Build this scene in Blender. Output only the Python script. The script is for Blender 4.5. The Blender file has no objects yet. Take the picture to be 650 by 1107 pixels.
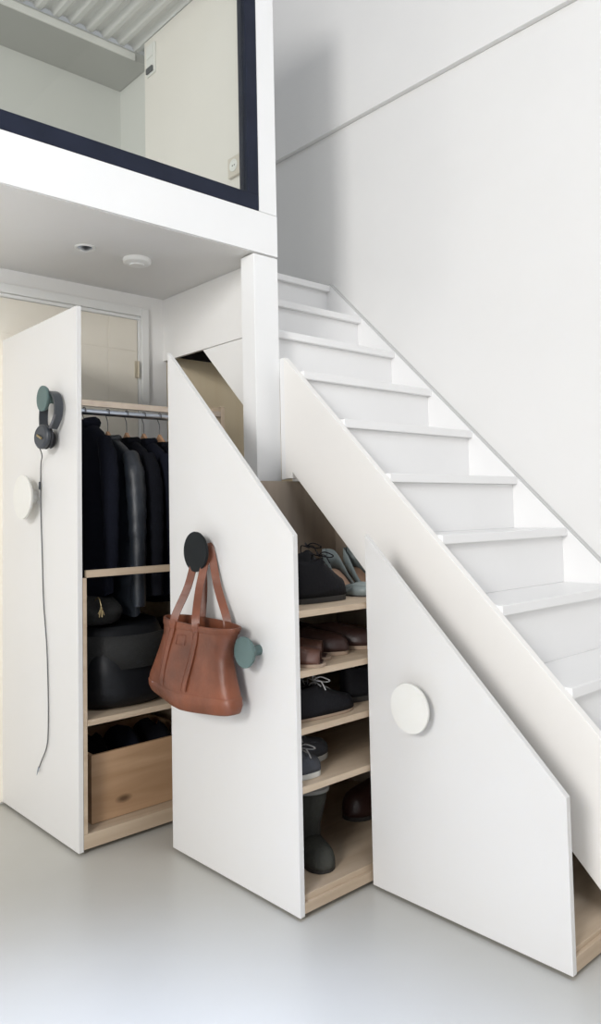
import bpy, math, random
from mathutils import Vector, Matrix
random.seed(4)
S = bpy.context.scene
COL = S.collection
PI = math.pi

# ------------------------------------------------------------------ camera
cam_d = bpy.data.cameras.new('camera'); cam = bpy.data.objects.new('camera', cam_d); COL.objects.link(cam)
R = Vector((0.68265094, 0.73039433, -0.02262317)); U = Vector((0.0552739, -0.02074094, 0.99825578)); F = Vector((-0.72865114, 0.68271072, 0.05453057))
m = Matrix.Identity(4)
for i in range(3):
    m[i][0] = R[i]; m[i][1] = U[i]; m[i][2] = -F[i]
m[0][3], m[1][3], m[2][3] = 0, 0, 1.15
cam.matrix_world = m
cam_d.sensor_fit = 'HORIZONTAL'; cam_d.sensor_width = 36; cam_d.lens = 831.126 / 650 * 36
cam_d.shift_x = (325 - 353.789) / 650; cam_d.shift_y = -(553.5 - 509.166) / 650
cam_d.clip_start = 0.05; cam_d.clip_end = 100
S.camera = cam
S.view_settings.view_transform = 'Standard'; S.view_settings.look = 'None'
S.view_settings.exposure = 0.0; S.view_settings.gamma = 1; S.view_settings.use_curve_mapping = False

# ------------------------------------------------------------------ world, window light and added fill lights
w = bpy.data.worlds.new('world'); S.world = w; w.use_nodes = True
bg = w.node_tree.nodes['Background']; bg.inputs[0].default_value = (0.93, 0.96, 1.0, 1); bg.inputs[1].default_value = 0.41

def area(name, loc, target, sx, sy, power, color):
    l = bpy.data.lights.new(name, 'AREA'); l.shape = 'RECTANGLE'; l.size = sx; l.size_y = sy; l.energy = power; l.color = color
    o = bpy.data.objects.new(name, l); COL.objects.link(o); o.location = loc
    o.rotation_euler = (Vector(target) - Vector(loc)).to_track_quat('-Z', 'Y').to_euler(); return o
area('window_light', (0.75, -4.0, 3.0), (-2.0, 1.8, 1.2), 1.15, 1.2, 212, (1.0, 0.985, 0.965))
area('lower_fill_light', (1.2, -3.4, 1.5), (-2.6, 1.8, 1.6), 1.8, 1.2, 75, (1.0, 0.985, 0.965))  # added low fill to brighten the surfaces under the loft
area('overhead_fill_light', (0.9, 0.3, 4.8), (-0.6, 1.0, 0), 1.8, 2.4, 48, (0.90, 0.94, 1.0))  # added overhead fill that lifts the floor and treads
floor_patch = area('floor_patch_light', (-0.9, 0.2, 4.4), (-0.9, 0.2001, 0), 0.6, 0.6, 32, (0.58, 0.70, 1.0)); floor_patch.data.spread = math.radians(41)  # added narrow blue lamp, shaped to make the bright patch on the floor
area('loft_lamp_light', (-2.95, 0.1, 3.3), (-3.1, 1.9, 2.9), 0.4, 0.4, 3, (1.0, 0.93, 0.86))

# ------------------------------------------------------------------ materials
def mat(name, col, rough=0.5, metal=0.0, noise=None, bump=None, coat=0.0, spec=0.5):
    mt = bpy.data.materials.new(name); mt.use_nodes = True; nt = mt.node_tree; b = nt.nodes['Principled BSDF']
    b.inputs['Base Color'].default_value = (*col, 1); b.inputs['Roughness'].default_value = rough; b.inputs['Metallic'].default_value = metal
    b.inputs['Coat Weight'].default_value = coat; b.inputs['Specular IOR Level'].default_value = spec
    tc = nt.nodes.new('ShaderNodeTexCoord')
    if noise:
        sc, amt = noise
        n = nt.nodes.new('ShaderNodeTexNoise'); n.inputs['Scale'].default_value = sc; n.inputs['Detail'].default_value = 5
        nt.links.new(tc.outputs['Object'], n.inputs['Vector'])
        r = nt.nodes.new('ShaderNodeValToRGB')
        r.color_ramp.elements[0].position = 0.3; r.color_ramp.elements[1].position = 0.7
        r.color_ramp.elements[0].color = (*[c * (1 - amt) for c in col], 1); r.color_ramp.elements[1].color = (*[min(1, c * (1 + amt)) for c in col], 1)
        nt.links.new(n.outputs['Fac'], r.inputs[0]); nt.links.new(r.outputs[0], b.inputs['Base Color'])
    if bump:
        sc, st = bump
        n = nt.nodes.new('ShaderNodeTexNoise'); n.inputs['Scale'].default_value = sc; n.inputs['Detail'].default_value = 6
        nt.links.new(tc.outputs['Object'], n.inputs['Vector'])
        bp = nt.nodes.new('ShaderNodeBump'); bp.inputs['Strength'].default_value = st; bp.inputs['Distance'].default_value = 0.004
        nt.links.new(n.outputs['Fac'], bp.inputs['Height']); nt.links.new(bp.outputs[0], b.inputs['Normal'])
    return mt

def wood(name, c1, c2, axis='Y', rough=0.55, sc=14, knots=False):
    mt = bpy.data.materials.new(name); mt.use_nodes = True; nt = mt.node_tree; b = nt.nodes['Principled BSDF']
    b.inputs['Roughness'].default_value = rough
    tc = nt.nodes.new('ShaderNodeTexCoord'); mp = nt.nodes.new('ShaderNodeMapping')
    s = {'X': (0.08, 1, 1), 'Y': (1, 0.08, 1), 'Z': (1, 1, 0.08)}[axis]
    mp.inputs['Scale'].default_value = s
    nt.links.new(tc.outputs['Object'], mp.inputs[0])
    n = nt.nodes.new('ShaderNodeTexNoise'); n.inputs['Scale'].default_value = sc * 1.6; n.inputs['Detail'].default_value = 7; n.inputs['Distortion'].default_value = 0.6
    nt.links.new(mp.outputs[0], n.inputs['Vector'])
    r = nt.nodes.new('ShaderNodeValToRGB'); r.color_ramp.elements[0].position = 0.32; r.color_ramp.elements[1].position = 0.68
    r.color_ramp.elements[0].color = (*c1, 1); r.color_ramp.elements[1].color = (*c2, 1)
    nt.links.new(n.outputs['Fac'], r.inputs[0])
    out = r.outputs[0]
    if knots:
        v = nt.nodes.new('ShaderNodeTexVoronoi'); v.inputs['Scale'].default_value = 6.0
        mp2 = nt.nodes.new('ShaderNodeMapping'); mp2.inputs['Scale'].default_value = (1, 0.6, 1.3)
        nt.links.new(tc.outputs['Object'], mp2.inputs[0]); nt.links.new(mp2.outputs[0], v.inputs['Vector'])
        r2 = nt.nodes.new('ShaderNodeValToRGB'); r2.color_ramp.elements[0].position = 0.07; r2.color_ramp.elements[1].position = 0.15
        r2.color_ramp.elements[0].color = (0.12, 0.08, 0.05, 1); r2.color_ramp.elements[1].color = (1, 1, 1, 1)
        nt.links.new(v.outputs['Distance'], r2.inputs[0])
        mx = nt.nodes.new('ShaderNodeMixRGB'); mx.blend_type = 'MULTIPLY'; mx.inputs[0].default_value = 0.8
        nt.links.new(out, mx.inputs[1]); nt.links.new(r2.outputs[0], mx.inputs[2]); out = mx.outputs[0]
    nt.links.new(out, b.inputs['Base Color'])
    return mt

M = dict(
    header=mat('lightened_white_paint', (0.88, 0.87, 0.85), 0.6, noise=(3, 0.01)),  # wall white made lighter to offset the weak light under the loft
    wall=mat('wall_paint', (0.775, 0.767, 0.755), 0.75, noise=(3, 0.012)),
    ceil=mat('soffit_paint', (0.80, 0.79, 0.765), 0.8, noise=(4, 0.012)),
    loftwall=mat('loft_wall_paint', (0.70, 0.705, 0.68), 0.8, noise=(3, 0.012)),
    cream=mat('cream_paint', (0.87, 0.835, 0.79), 0.7, noise=(3, 0.012)),
    lamin=mat('white_laminate', (0.66, 0.65, 0.635), 0.42, noise=(2.5, 0.01)),
    stair=mat('stair_gloss', (0.84, 0.835, 0.83), 0.32, noise=(4, 0.01)),
    post=mat('post_paint', (0.88, 0.88, 0.875), 0.5, noise=(4, 0.01)),
    door=mat('door_paint', (0.84, 0.79, 0.69), 0.55, noise=(2, 0.03)),
    trim=mat('trim_paint', (0.84, 0.84, 0.82), 0.5, noise=(3, 0.02)),
    navy=mat('dark_frame_paint', (0.014, 0.018, 0.034), 0.5, noise=(9, 0.15), spec=0.2),
    hookm=mat('dark_steel', (0.16, 0.16, 0.17), 0.4, 0.9),
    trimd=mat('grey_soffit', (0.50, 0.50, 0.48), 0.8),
    deck=mat('galvanised_deck_paint', (0.74, 0.74, 0.73), 0.6),
    hinge=mat('worn_hinge_metal', (0.55, 0.50, 0.40), 0.45, 0.6),
    stringer=mat('stringer_shade_tint', (0.87, 0.85, 0.82), 0.45, noise=(3, 0.012)),  # warm tint puts the warm shading of the stringer into its colour
    socketm=mat('socket_plastic', (0.72, 0.66, 0.58), 0.4),
    shadeline=mat('painted_shade_grey', (0.60, 0.60, 0.59), 0.8),
    steel=mat('chrome', (0.50, 0.55, 0.64), 0.3, 1.0),
    brass=mat('gold_metal', (0.42, 0.33, 0.18), 0.45, 0.9),
    white=mat('white_plastic', (0.86, 0.86, 0.84), 0.4),
    dark=mat('near_black', (0.02, 0.02, 0.022), 0.8),
    knobw=mat('white_stained_wood', (0.70, 0.69, 0.65), 0.55, noise=(9, 0.02)),
    knobk=mat('black_stained_wood', (0.010, 0.012, 0.013), 0.65, noise=(9, 0.2), spec=0.2),
    knobg=mat('green_stained_wood', (0.095, 0.145, 0.138), 0.65, noise=(9, 0.08)),
    ply=wood('plywood', (0.42, 0.32, 0.225), (0.52, 0.415, 0.305)),
    plyd=wood('plywood_side', (0.38, 0.31, 0.25), (0.46, 0.385, 0.31), 'Z'),
    pine=wood('pine', (0.32, 0.19, 0.10), (0.44, 0.285, 0.17), 'Y', sc=10, knots=True),
    tan=wood('tan_board', (0.86, 0.72, 0.50), (0.90, 0.78, 0.57), 'Z', sc=6),
    hanger=wood('hanger_wood', (0.40, 0.22, 0.12), (0.55, 0.33, 0.2), 'X'),
    leather=mat('tan_leather', (0.142, 0.043, 0.019), 0.45, noise=(9, 0.38), bump=(30, 0.6)),
    leatherd=mat('tan_leather_edge', (0.15, 0.045, 0.024), 0.5, noise=(20, 0.2)),
    wool=mat('black_wool', (0.004, 0.0045, 0.007), 0.9, bump=(220, 0.6), spec=0.12),
    wool2=mat('navy_wool', (0.005, 0.006, 0.011), 0.9, bump=(220, 0.6), spec=0.12),
    bleather=mat('black_leather', (0.009, 0.012, 0.017), 0.46, noise=(14, 0.35), bump=(26, 0.7)),
    bag=mat('black_bag_leather', (0.004, 0.0045, 0.006), 0.5, bump=(30, 0.5), spec=0.25),
    olive=mat('dark_olive_canvas', (0.005, 0.005, 0.0045), 0.8, bump=(150, 0.5)),
    plas=mat('charcoal_plastic', (0.035, 0.040, 0.048), 0.4),
    pad=mat('ear_pad', (0.012, 0.012, 0.014), 0.7),
    cordm=mat('grey_cord', (0.10, 0.105, 0.11), 0.6),
    shoeb=mat('black_suede', (0.005, 0.005, 0.007), 0.7, bump=(120, 0.5), spec=0.2),
    shoebr=mat('brown_leather', (0.085, 0.036, 0.024), 0.5, bump=(60, 0.4)),
    shoedk=mat('dark_brown_leather', (0.030, 0.012, 0.010), 0.45, bump=(60, 0.4)),
    shoeg=mat('grey_canvas', (0.05, 0.054, 0.065), 0.9, bump=(200, 0.5)),
    pump=mat('teal_grey_leather', (0.17, 0.20, 0.20), 0.45, bump=(50, 0.2)),
    insole=mat('tan_insole', (0.40, 0.25, 0.17), 0.6, bump=(80, 0.2)),
    sole=mat('white_rubber', (0.55, 0.55, 0.52), 0.6),
    soled=mat('dark_rubber', (0.02, 0.018, 0.016), 0.7),
    solet=mat('tan_rubber', (0.30, 0.22, 0.16), 0.7),
    lace=mat('grey_lace', (0.30, 0.30, 0.30), 0.8),
    boot=mat('dark_green_suede', (0.035, 0.036, 0.030), 0.85, noise=(14, 0.3), bump=(120, 0.6)),
    lining=mat('grey_lining', (0.24, 0.24, 0.23), 0.9),
)
# poured floor: pale grey, satin
fl = bpy.data.materials.new('poured_floor'); fl.use_nodes = True; nt = fl.node_tree; b = nt.nodes['Principled BSDF']
tc = nt.nodes.new('ShaderNodeTexCoord'); n = nt.nodes.new('ShaderNodeTexNoise'); n.inputs['Scale'].default_value = 1.7; n.inputs['Detail'].default_value = 4
nt.links.new(tc.outputs['Object'], n.inputs['Vector'])
r = nt.nodes.new('ShaderNodeValToRGB'); r.color_ramp.elements[0].color = (0.44, 0.428, 0.388, 1); r.color_ramp.elements[1].color = (0.49, 0.478, 0.438, 1)
r.color_ramp.elements[0].position = 0.3; r.color_ramp.elements[1].position = 0.7
nt.links.new(n.outputs['Fac'], r.inputs[0]); nt.links.new(r.outputs[0], b.inputs['Base Color'])
b.inputs['Roughness'].default_value = 0.33
M['floor'] = fl
# window glass of the loft
gl = bpy.data.materials.new('clear_glass'); gl.use_nodes = True; nt = gl.node_tree
for x in list(nt.nodes):
    if x.type != 'OUTPUT_MATERIAL': nt.nodes.remove(x)
tr = nt.nodes.new('ShaderNodeBsdfTransparent'); tr.inputs[0].default_value = (0.90, 0.91, 0.90, 1)
gs = nt.nodes.new('ShaderNodeBsdfGlossy'); gs.inputs['Roughness'].default_value = 0.02
mx = nt.nodes.new('ShaderNodeMixShader')
mx.inputs[0].default_value = 0.025; nt.links.new(tr.outputs[0], mx.inputs[1]); nt.links.new(gs.outputs[0], mx.inputs[2])
nt.links.new(mx.outputs[0], nt.nodes['Material Output'].inputs[0])
M['glass'] = gl

# ------------------------------------------------------------------ mesh helpers (all in world coordinates; obj() re-bases on the parent)
class MB:
    def __init__(s): s.v = []; s.f = []; s.mi = []
    def add(s, vs, fs, mi=0):
        k = len(s.v); s.v += [tuple(x) for x in vs]; s.f += [tuple(i + k for i in f) for f in fs]; s.mi += [mi] * len(fs); return s
    def box(s, x0, x1, y0, y1, z0, z1, mi=0):
        return s.add([(x0,y0,z0),(x1,y0,z0),(x1,y1,z0),(x0,y1,z0),(x0,y0,z1),(x1,y0,z1),(x1,y1,z1),(x0,y1,z1)],
                     [(3,2,1,0),(4,5,6,7),(0,1,5,4),(1,2,6,5),(2,3,7,6),(3,0,4,7)], mi)
    def prism(s, pts, a, b, axis='y', mi=0):
        # pts counter-clockwise list of 2D points in the plane across the axis: y -> (x,z), z -> (x,y), x -> (y,z)
        n = len(pts)
        def P(p, t): return {'y': (p[0], t, p[1]), 'z': (p[0], p[1], t), 'x': (t, p[0], p[1])}[axis]
        return s.add([P(p, a) for p in pts] + [P(p, b) for p in pts],
                     [tuple(range(n - 1, -1, -1)), tuple(range(n, 2 * n))] + [(i, (i + 1) % n, n + (i + 1) % n, n + i) for i in range(n)], mi)
    def rings(s, rings, cap0=True, cap1=True, mi=0, closed=True):
        n = len(rings[0]); vs = [p for r_ in rings for p in r_]; fs = []
        for i in range(len(rings) - 1):
            for j in range(n if closed else n - 1):
                k = (j + 1) % n; fs.append((i * n + j, i * n + k, (i + 1) * n + k, (i + 1) * n + j))
        if cap0: fs.append(tuple(range(n - 1, -1, -1)))
        if cap1: fs.append(tuple((len(rings) - 1) * n + j for j in range(n)))
        return s.add(vs, fs, mi)
    def lathe(s, prof, origin, axis, n=32, mi=0, up=None):
        # prof: (radius, distance along axis)
        a = Vector(axis).normalized(); u_ = a.orthogonal().normalized() if up is None else Vector(up); v_ = a.cross(u_)
        o = Vector(origin)
        rs = [[o + a * d + (u_ * math.cos(2 * PI * j / n) + v_ * math.sin(2 * PI * j / n)) * max(r_, 1e-4) for j in range(n)] for r_, d in prof]
        return s.rings(rs, mi=mi)
    def tube(s, pts, rad, n=8, mi=0, flat=None):
        # pts list of Vectors; rad float or list; flat=(half width, half thickness, side vector) gives a ribbon
        P = [Vector(p) for p in pts]; rs = []; prev = None
        for i, p in enumerate(P):
            t = (P[min(i + 1, len(P) - 1)] - P[max(i - 1, 0)]).normalized()
            r_ = rad[i] if isinstance(rad, (list, tuple)) else rad
            if flat:
                hw, ht, sv = flat; sd = (Vector(sv) - t * t.dot(Vector(sv))).normalized(); nn = t.cross(sd)
                rs.append([p + sd * hw + nn * ht, p - sd * hw + nn * ht, p - sd * hw - nn * ht, p + sd * hw - nn * ht])
            else:
                u_ = (prev - t * t.dot(prev)).normalized() if prev is not None else t.orthogonal().normalized(); prev = u_; v_ = t.cross(u_)
                rs.append([p + (u_ * math.cos(2 * PI * j / n) + v_ * math.sin(2 * PI * j / n)) * r_ for j in range(n)])
        return s.rings(rs, mi=mi)

def spline(pts, k=6):
    P = [Vector(p) for p in pts]; out = []
    for i in range(len(P) - 1):
        p0 = P[max(i - 1, 0)]; p1 = P[i]; p2 = P[i + 1]; p3 = P[min(i + 2, len(P) - 1)]
        for j in range(k):
            t = j / k
            out.append(0.5 * ((2 * p1) + (p2 - p0) * t + (2 * p0 - 5 * p1 + 4 * p2 - p3) * t * t + (3 * p1 - p0 - 3 * p2 + p3) * t ** 3))
    out.append(P[-1]); return out

def wpos(o):
    p = Vector((0, 0, 0))
    while o is not None: p += o.location; o = o.parent
    return p

def obj(name, mb, mats, parent=None, smooth=False, bevel=0.0, subsurf=0, solid=0.0, base=None):
    off = wpos(parent) if parent else Vector((0, 0, 0))
    loc = Vector(base) if base is not None else Vector((0, 0, 0))
    me = bpy.data.meshes.new(name); me.from_pydata([tuple(Vector(v) - off - loc) for v in mb.v], [], mb.f)
    if not isinstance(mats, (list, tuple)): mats = [mats]
    for q in mats: me.materials.append(q)
    for p, i in zip(me.polygons, mb.mi): p.material_index = i; p.use_smooth = smooth
    me.update()
    o = bpy.data.objects.new(name, me); COL.objects.link(o); o.parent = parent; o.location = loc
    if solid: q = o.modifiers.new('solid', 'SOLIDIFY'); q.thickness = solid; q.offset = -1
    if bevel:
        q = o.modifiers.new('bevel', 'BEVEL'); q.width = bevel; q.segments = 2; q.limit_method = 'ANGLE'; q.angle_limit = math.radians(35)
    if subsurf: q = o.modifiers.new('sub', 'SUBSURF'); q.levels = subsurf; q.render_levels = subsurf
    if smooth and not subsurf:
        for e in me.edges: pass
        me.set_sharp_from_angle(angle=math.radians(40))
    return o

def thing(name, label, cat, loc=(0, 0, 0), group=None):
    o = bpy.data.objects.new(name, None); COL.objects.link(o); o.location = loc; o.empty_display_size = 0.05
    o['label'] = label; o['category'] = cat
    if group: o['group'] = group
    return o
def tag(o, label, cat, group=None):
    o['label'] = label; o['category'] = cat
    if group: o['group'] = group
    return o
def struct(o, label=None):
    o['kind'] = 'structure'
    if label: o['label'] = label
    return o
def empty_struct(name, loc, label=None):
    o = bpy.data.objects.new(name, None); COL.objects.link(o); o.location = loc; return struct(o, label)

# key planes of the room (metres)
XD = -3.256; XL = -2.419; YS = 1.97; YI = 1.998; YR = 2.79; YW = 2.82; ZS = 2.213; ZF = 2.388
X0 = -2.9224; Z0 = 2.3584; GO = 0.22249; RI = 0.21474
C_ = -0.544; SL = 0.963
def low(x): return -0.904 - 0.963 * x       # lower edge of the stair stringer
def top(x): return -0.485 - 0.9652 * x      # upper edge of the stair stringer

# ------------------------------------------------------------------ room shell
struct(obj('floor', MB().box(-3.9, 3.0, -3.0, 2.95, -0.06, 0.0), M['floor']), 'pale grey poured floor')
struct(obj('wall_left', MB().box(XD - 0.12, XD, -3.0, 1.988, 0, ZS), M['header']), 'white wall with the door under the loft')
struct(obj('wall_right', MB().box(-3.9, 3.0, YW, YW + 0.12, 0, 3.195), M['wall']), 'tall white wall beside the stairs')
struct(obj('wall_right_upper', MB().box(-3.9, 3.0, YW - 0.028, YW + 0.12, 3.197, 5.0), M['wall']), 'upper part of the white wall, projecting over a thin ledge line')
struct(obj('wall_under_stairs_shade', MB().box(XD - 0.03, XD + 0.004, 1.992, 2.785, 1.937, 2.32), M['dark']), 'dark board painted as the shade above the tan board under the stairs')  # near-black board painted in where only shade lies above the tan board
struct(obj('wall_under_stairs', MB().box(XD - 0.03, XD, 1.992, 2.785, 0, 1.935), M['tan']), 'tan board wall in the hollow under the stairs')
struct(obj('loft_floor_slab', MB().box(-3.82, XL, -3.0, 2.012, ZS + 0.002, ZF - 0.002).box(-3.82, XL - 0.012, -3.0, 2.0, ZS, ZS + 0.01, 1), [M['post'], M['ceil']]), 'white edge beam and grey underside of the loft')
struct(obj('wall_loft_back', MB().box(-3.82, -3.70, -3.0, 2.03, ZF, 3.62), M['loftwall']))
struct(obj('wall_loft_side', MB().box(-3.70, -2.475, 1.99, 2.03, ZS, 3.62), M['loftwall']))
struct(obj('wall_loft_cream', MB().box(-3.296, -2.475, 1.905, 1.988, ZF, 3.505), M['cream'], bevel=0.003), 'cream board wall inside the loft')
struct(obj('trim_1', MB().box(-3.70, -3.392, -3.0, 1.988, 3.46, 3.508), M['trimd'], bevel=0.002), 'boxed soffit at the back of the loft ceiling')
struct(obj('trim_2', MB().box(-3.3915, -3.382, -3.0, 1.904, 3.458, 3.494), M['trim'], bevel=0.002), 'thin rim where the corrugated ceiling starts')
# corrugated deck
mb = MB(); N = 900; y0 = -3.0; y1 = 1.988; a = []; bb = []
for i in range(N + 1):
    y = y0 + (y1 - y0) * i / N; ph = 2 * PI * y / 0.0842
    z = 3.520 + 0.010 * max(-1, min(1, 1.5 * math.sin(ph)))
    a.append((-3.391, y, z)); bb.append((-2.43, y, z))
vs = a + bb; mb.add(vs, [(i, i + 1, N + 2 + i, N + 1 + i) for i in range(N)])
struct(obj('ceiling', mb, M['deck'], smooth=False, solid=0.004), 'corrugated sheet ceiling over the loft')
# header and posts
struct(obj('header_panel', MB().box(XD, -2.509, YS, YS + 0.016, 1.908, ZS - 0.001), M['header'], bevel=0.0015), 'white header panel above the pull-out cabinets')
struct(obj('support_post', MB().box(-2.508, -2.420, 1.8875, 2.012, 0, ZS - 0.006), M['post'], bevel=0.002), 'white square post under the loft corner')
struct(obj('loft_corner_post', MB().box(-2.474, XL, 1.919, 2.012, ZF, 3.62), M['post'], bevel=0.002), 'white corner post beside the loft window')
struct(obj('loft_top_beam', MB().box(-2.474, XL, -3.0, 1.918, 3.50, 3.62), M['post'], bevel=0.002))
struct(obj('trim_3', MB().box(-2.42, -2.374, 2.014, 2.024, 1.29, 1.775), M['post']), 'narrow filler strip behind the post')

# loft window
wi = empty_struct('window_1', (XL - 0.03, 1.0, ZF), 'dark framed fixed window of the loft')
obj('window_frame', MB().box(XL - 0.03, XL + 0.002, -3.0, 1.917, ZF, 2.452).box(XL - 0.055, XL + 0.002, 1.863, 1.917, 2.452, 3.498).box(XL - 0.03, XL + 0.002, -3.0, 1.863, 3.44, 3.498), M['navy'], wi, bevel=0.002)
obj('window_pane', MB().box(XL - 0.018, XL - 0.012, -2.99, 1.862, 2.453, 3.439), M['glass'], wi)

# door behind the first cabinet
do = empty_struct('door_1', (XD, 1.3, 0), 'cream door with grey casing behind the coats')
x = XD + 0.001
obj('door_leaf', MB().box(x, x + 0.012, 0.905, 1.822, 0.01, 2.085).box(x + 0.012, x + 0.0135, 0.91, 1.668, 1.935, 2.08).box(x + 0.012, x + 0.0135, 0.91, 1.668, 0.02, 1.930)
    .box(x + 0.012, x + 0.0135, 1.674, 1.818, 0.02, 1.930).box(x + 0.012, x + 0.0135, 1.674, 1.818, 1.935, 2.08), M['door'], do, bevel=0.0005)
obj('door_casing', MB().box(x, x + 0.010, 1.8255, 1.842, 0, 2.088).box(x, x + 0.022, 1.842, 1.880, 0, 2.145).box(x, x + 0.022, 0.84, 1.842, 2.105, 2.145).box(x, x + 0.010, 0.88, 1.842, 2.0885, 2.105)
    .box(x, x + 0.022, 0.84, 0.88, 0, 2.105), M['trim'], do, bevel=0.003)
hg = obj('door_hinge', MB().box(x + 0.0135, x + 0.018, 1.806, 1.820, 1.808, 1.888).lathe([(0.005, 0), (0.005, 0.08)], (x + 0.021, 1.823, 1.808), (0, 0, 1), 12), M['hinge'], do)

# ------------------------------------------------------------------ staircase
st = thing('staircase', 'steep white painted staircase climbing along the right wall', 'staircase', (-1.5, 2.4, 0))
st['kind'] = 'structure'
xb = lambda z: -(z + 0.904) / 0.963
xt = lambda z: -(z + 0.485) / 0.9652
obj('stringer', MB().prism([(-2.304, 1.29), (-2.304, low(-2.304)), (xb(0), 0), (xt(0), 0), (-2.344, top(-2.344)), (-2.344, 1.29)], YS, YI), M['stringer'], st, bevel=0.0015)
obj('stringer', MB().prism([(-2.915, 1.905), (-2.510, low(-2.510)), (-2.510, 1.905)], YS + 0.001, YS + 0.015), M['header'], st)
obj('filler_strip', MB().prism([(-2.373, 1.289), (-2.346, 1.289), (-2.346, 1.777), (-2.373, 1.777)], YS + 0.003, YI), M['stair'], st, bevel=0.001)
obj('wall_stringer', MB().prism([(-2.95, 1.95), (-2.92, 1.92), (-0.95, 0), (-0.49, 0), (-2.93, 2.3655), (-2.95, 2.3655)], YR, YW - 0.001), M['stair'], st, bevel=0.001)
obj('shade_line', MB().prism([(-2.945, 2.3665), (-2.93, 2.3665), (-0.487, 0.0), (-0.4835, 0.0), (-2.928, 2.3700), (-2.945, 2.3700)], YR + 0.004, YW - 0.0008), M['shadeline'], st)  # grey strip painted in as the shaded line along the wall stringer
for k in range(11):
    xk = X0 + k * GO; zk = Z0 - k * RI; ya = 2.032 if k <= 2 else YI + 0.0005
    yb = YR - 0.0005
    xback = xk - GO - 0.043 if k else -3.69
    if k == 3: obj('tread', MB().prism([(-2.371, ya), (xk, ya), (xk, yb), (xback, yb), (xback, 2.032), (-2.371, 2.032)], zk - 0.032, zk, 'z'), M['stair'], st, bevel=0.003)
    else: obj('tread', MB().box(xback, xk, ya, yb, zk - 0.032, zk), M['stair'], st, bevel=0.003)
    obj('riser', MB().box(xk - 0.042, xk - 0.024, max(ya, 2.032 if k == 3 and False else ya), yb, max(zk - RI, 0.0) + 0.0005, zk - 0.0325), M['stair'], st)

# ------------------------------------------------------------------ cabinets
def knob(x, y, z, r_, matl, parent, dist=0.05, th=0.016, n=48):
    # disc with a tapering foot, axis towards the room (-y); y is the panel face
    y = y - 0.0003
    b1 = r_ * 0.34
    mb = MB().lathe([(b1, 0), (b1 * 0.96, dist * 0.35), (r_ * 0.55, dist * 0.62), (r_ * 0.9, dist - th * 0.9), (r_ * 0.985, dist - th * 0.5), (r_, dist - th * 0.15), (r_ * 0.985, dist), (r_ * 0.6, dist + 0.0004), (0.0, dist + 0.0005)], (x, y, z), (0, -1, 0), n)
    return obj('knob', mb, matl, parent, smooth=True)

# --- cabinet 1: the coat rack
A1, B1, Y1, T1 = -3.2535, -2.551, 1.194, 1.902
c1 = thing('pull_out_cabinet', 'tall flat-topped white pull-out with a coat rail, left of the three under the stairs', 'cabinet', ((A1 + B1) / 2, 1.5, 0))
fp = obj('front_panel', MB().box(A1, B1, Y1, Y1 + 0.018, 0.012, T1), M['lamin'], c1, bevel=0.0012)
knob(-2.916, Y1, 1.236, 0.084, M['knobw'], fp)
knob(-2.724, Y1, 1.588, 0.047, M['knobg'], fp, dist=0.052)
xe = B1 + 0.0
E1 = 1.826
obj('base', MB().box(A1 + 0.02, xe - 0.001, Y1 + 0.019, E1, 0.018, 0.068), M['ply'], c1, bevel=0.001)
obj('stile', MB().box(xe - 0.02, xe - 0.002, Y1 + 0.019, Y1 + 0.034, 0.069, 0.942), M['ply'], c1)
obj('top_rail', MB().box(xe - 0.02, xe - 0.001, Y1 + 0.019, E1 - 0.019, 1.549, 1.570), M['plyd'], c1)
obj('end_panel', MB().box(A1 + 0.02, xe - 0.001, E1 - 0.018, E1, 0.069, 0.95), M['ply'], c1)
obj('stile', MB().box(xe - 0.03, xe - 0.001, E1 - 0.018, E1, 0.951, 1.498), M['ply'], c1)
obj('end_crossbar', MB().box(-2.935, xe - 0.001, E1 - 0.018, E1, 1.499, 1.590), M['ply'], c1)
obj('middle_rail', MB().box(xe - 0.02, xe - 0.001, Y1 + 0.035, E1 - 0.019, 0.943, 0.968), M['ply'], c1)
obj('shelf', MB().box(A1 + 0.02, xe - 0.0205, Y1 + 0.019, E1 - 0.019, 0.432, 0.452).box(xe - 0.0205, xe - 0.001, Y1 + 0.035, E1 - 0.019, 0.432, 0.452), M['ply'], c1)
obj('hanging_rail', MB().lathe([(0.0125, 0), (0.0125, E1 - Y1 - 0.038)], (-2.893, Y1 + 0.019, 1.578), (0, 1, 0), 20), M['steel'], c1, smooth=True)

# --- cabinet 2: shoes
A2, B2, Y2 = -2.364, -1.6955, 1.447
c2 = thing('pull_out_cabinet', 'sloping white pull-out with shoe shelves and a brown bag hung on its front', 'cabinet', ((A2 + B2) / 2, 1.75, 0))
z = lambda x: C_ - SL * x
fp = obj('front_panel', MB().prism([(A2, 0.012), (B2, 0.012), (B2, z(B2)), (A2, z(A2))], Y2, Y2 + 0.018), M['lamin'], c2, bevel=0.0012)
knob(-2.127, Y2, 1.034, 0.0655, M['knobk'], fp, dist=0.052)
knob(-1.862, Y2, 0.742, 0.0465, M['knobg'], fp, dist=0.060)
E2 = 2.25
obj('base', MB().box(A2 + 0.02, B2 - 0.001, Y2 + 0.019, E2, 0.018, 0.046).box(A2 + 0.02, B2 - 0.012, Y2 + 0.019, E2, 0.046, 0.064), M['ply'], c2, bevel=0.001)
obj('side_panel', MB().box(A2 + 0.001, A2 + 0.019, Y2 + 0.019, E2, 0.018, 1.280), M['plyd'], c2)
obj('end_panel', MB().prism([(A2 + 0.02, 0.065), (B2 - 0.03, 0.065), (B2 - 0.03, 0.68), (-2.32, 1.27), (A2 + 0.02, 1.27)], E2 - 0.016, E2), M['plyd'], c2)
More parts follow.
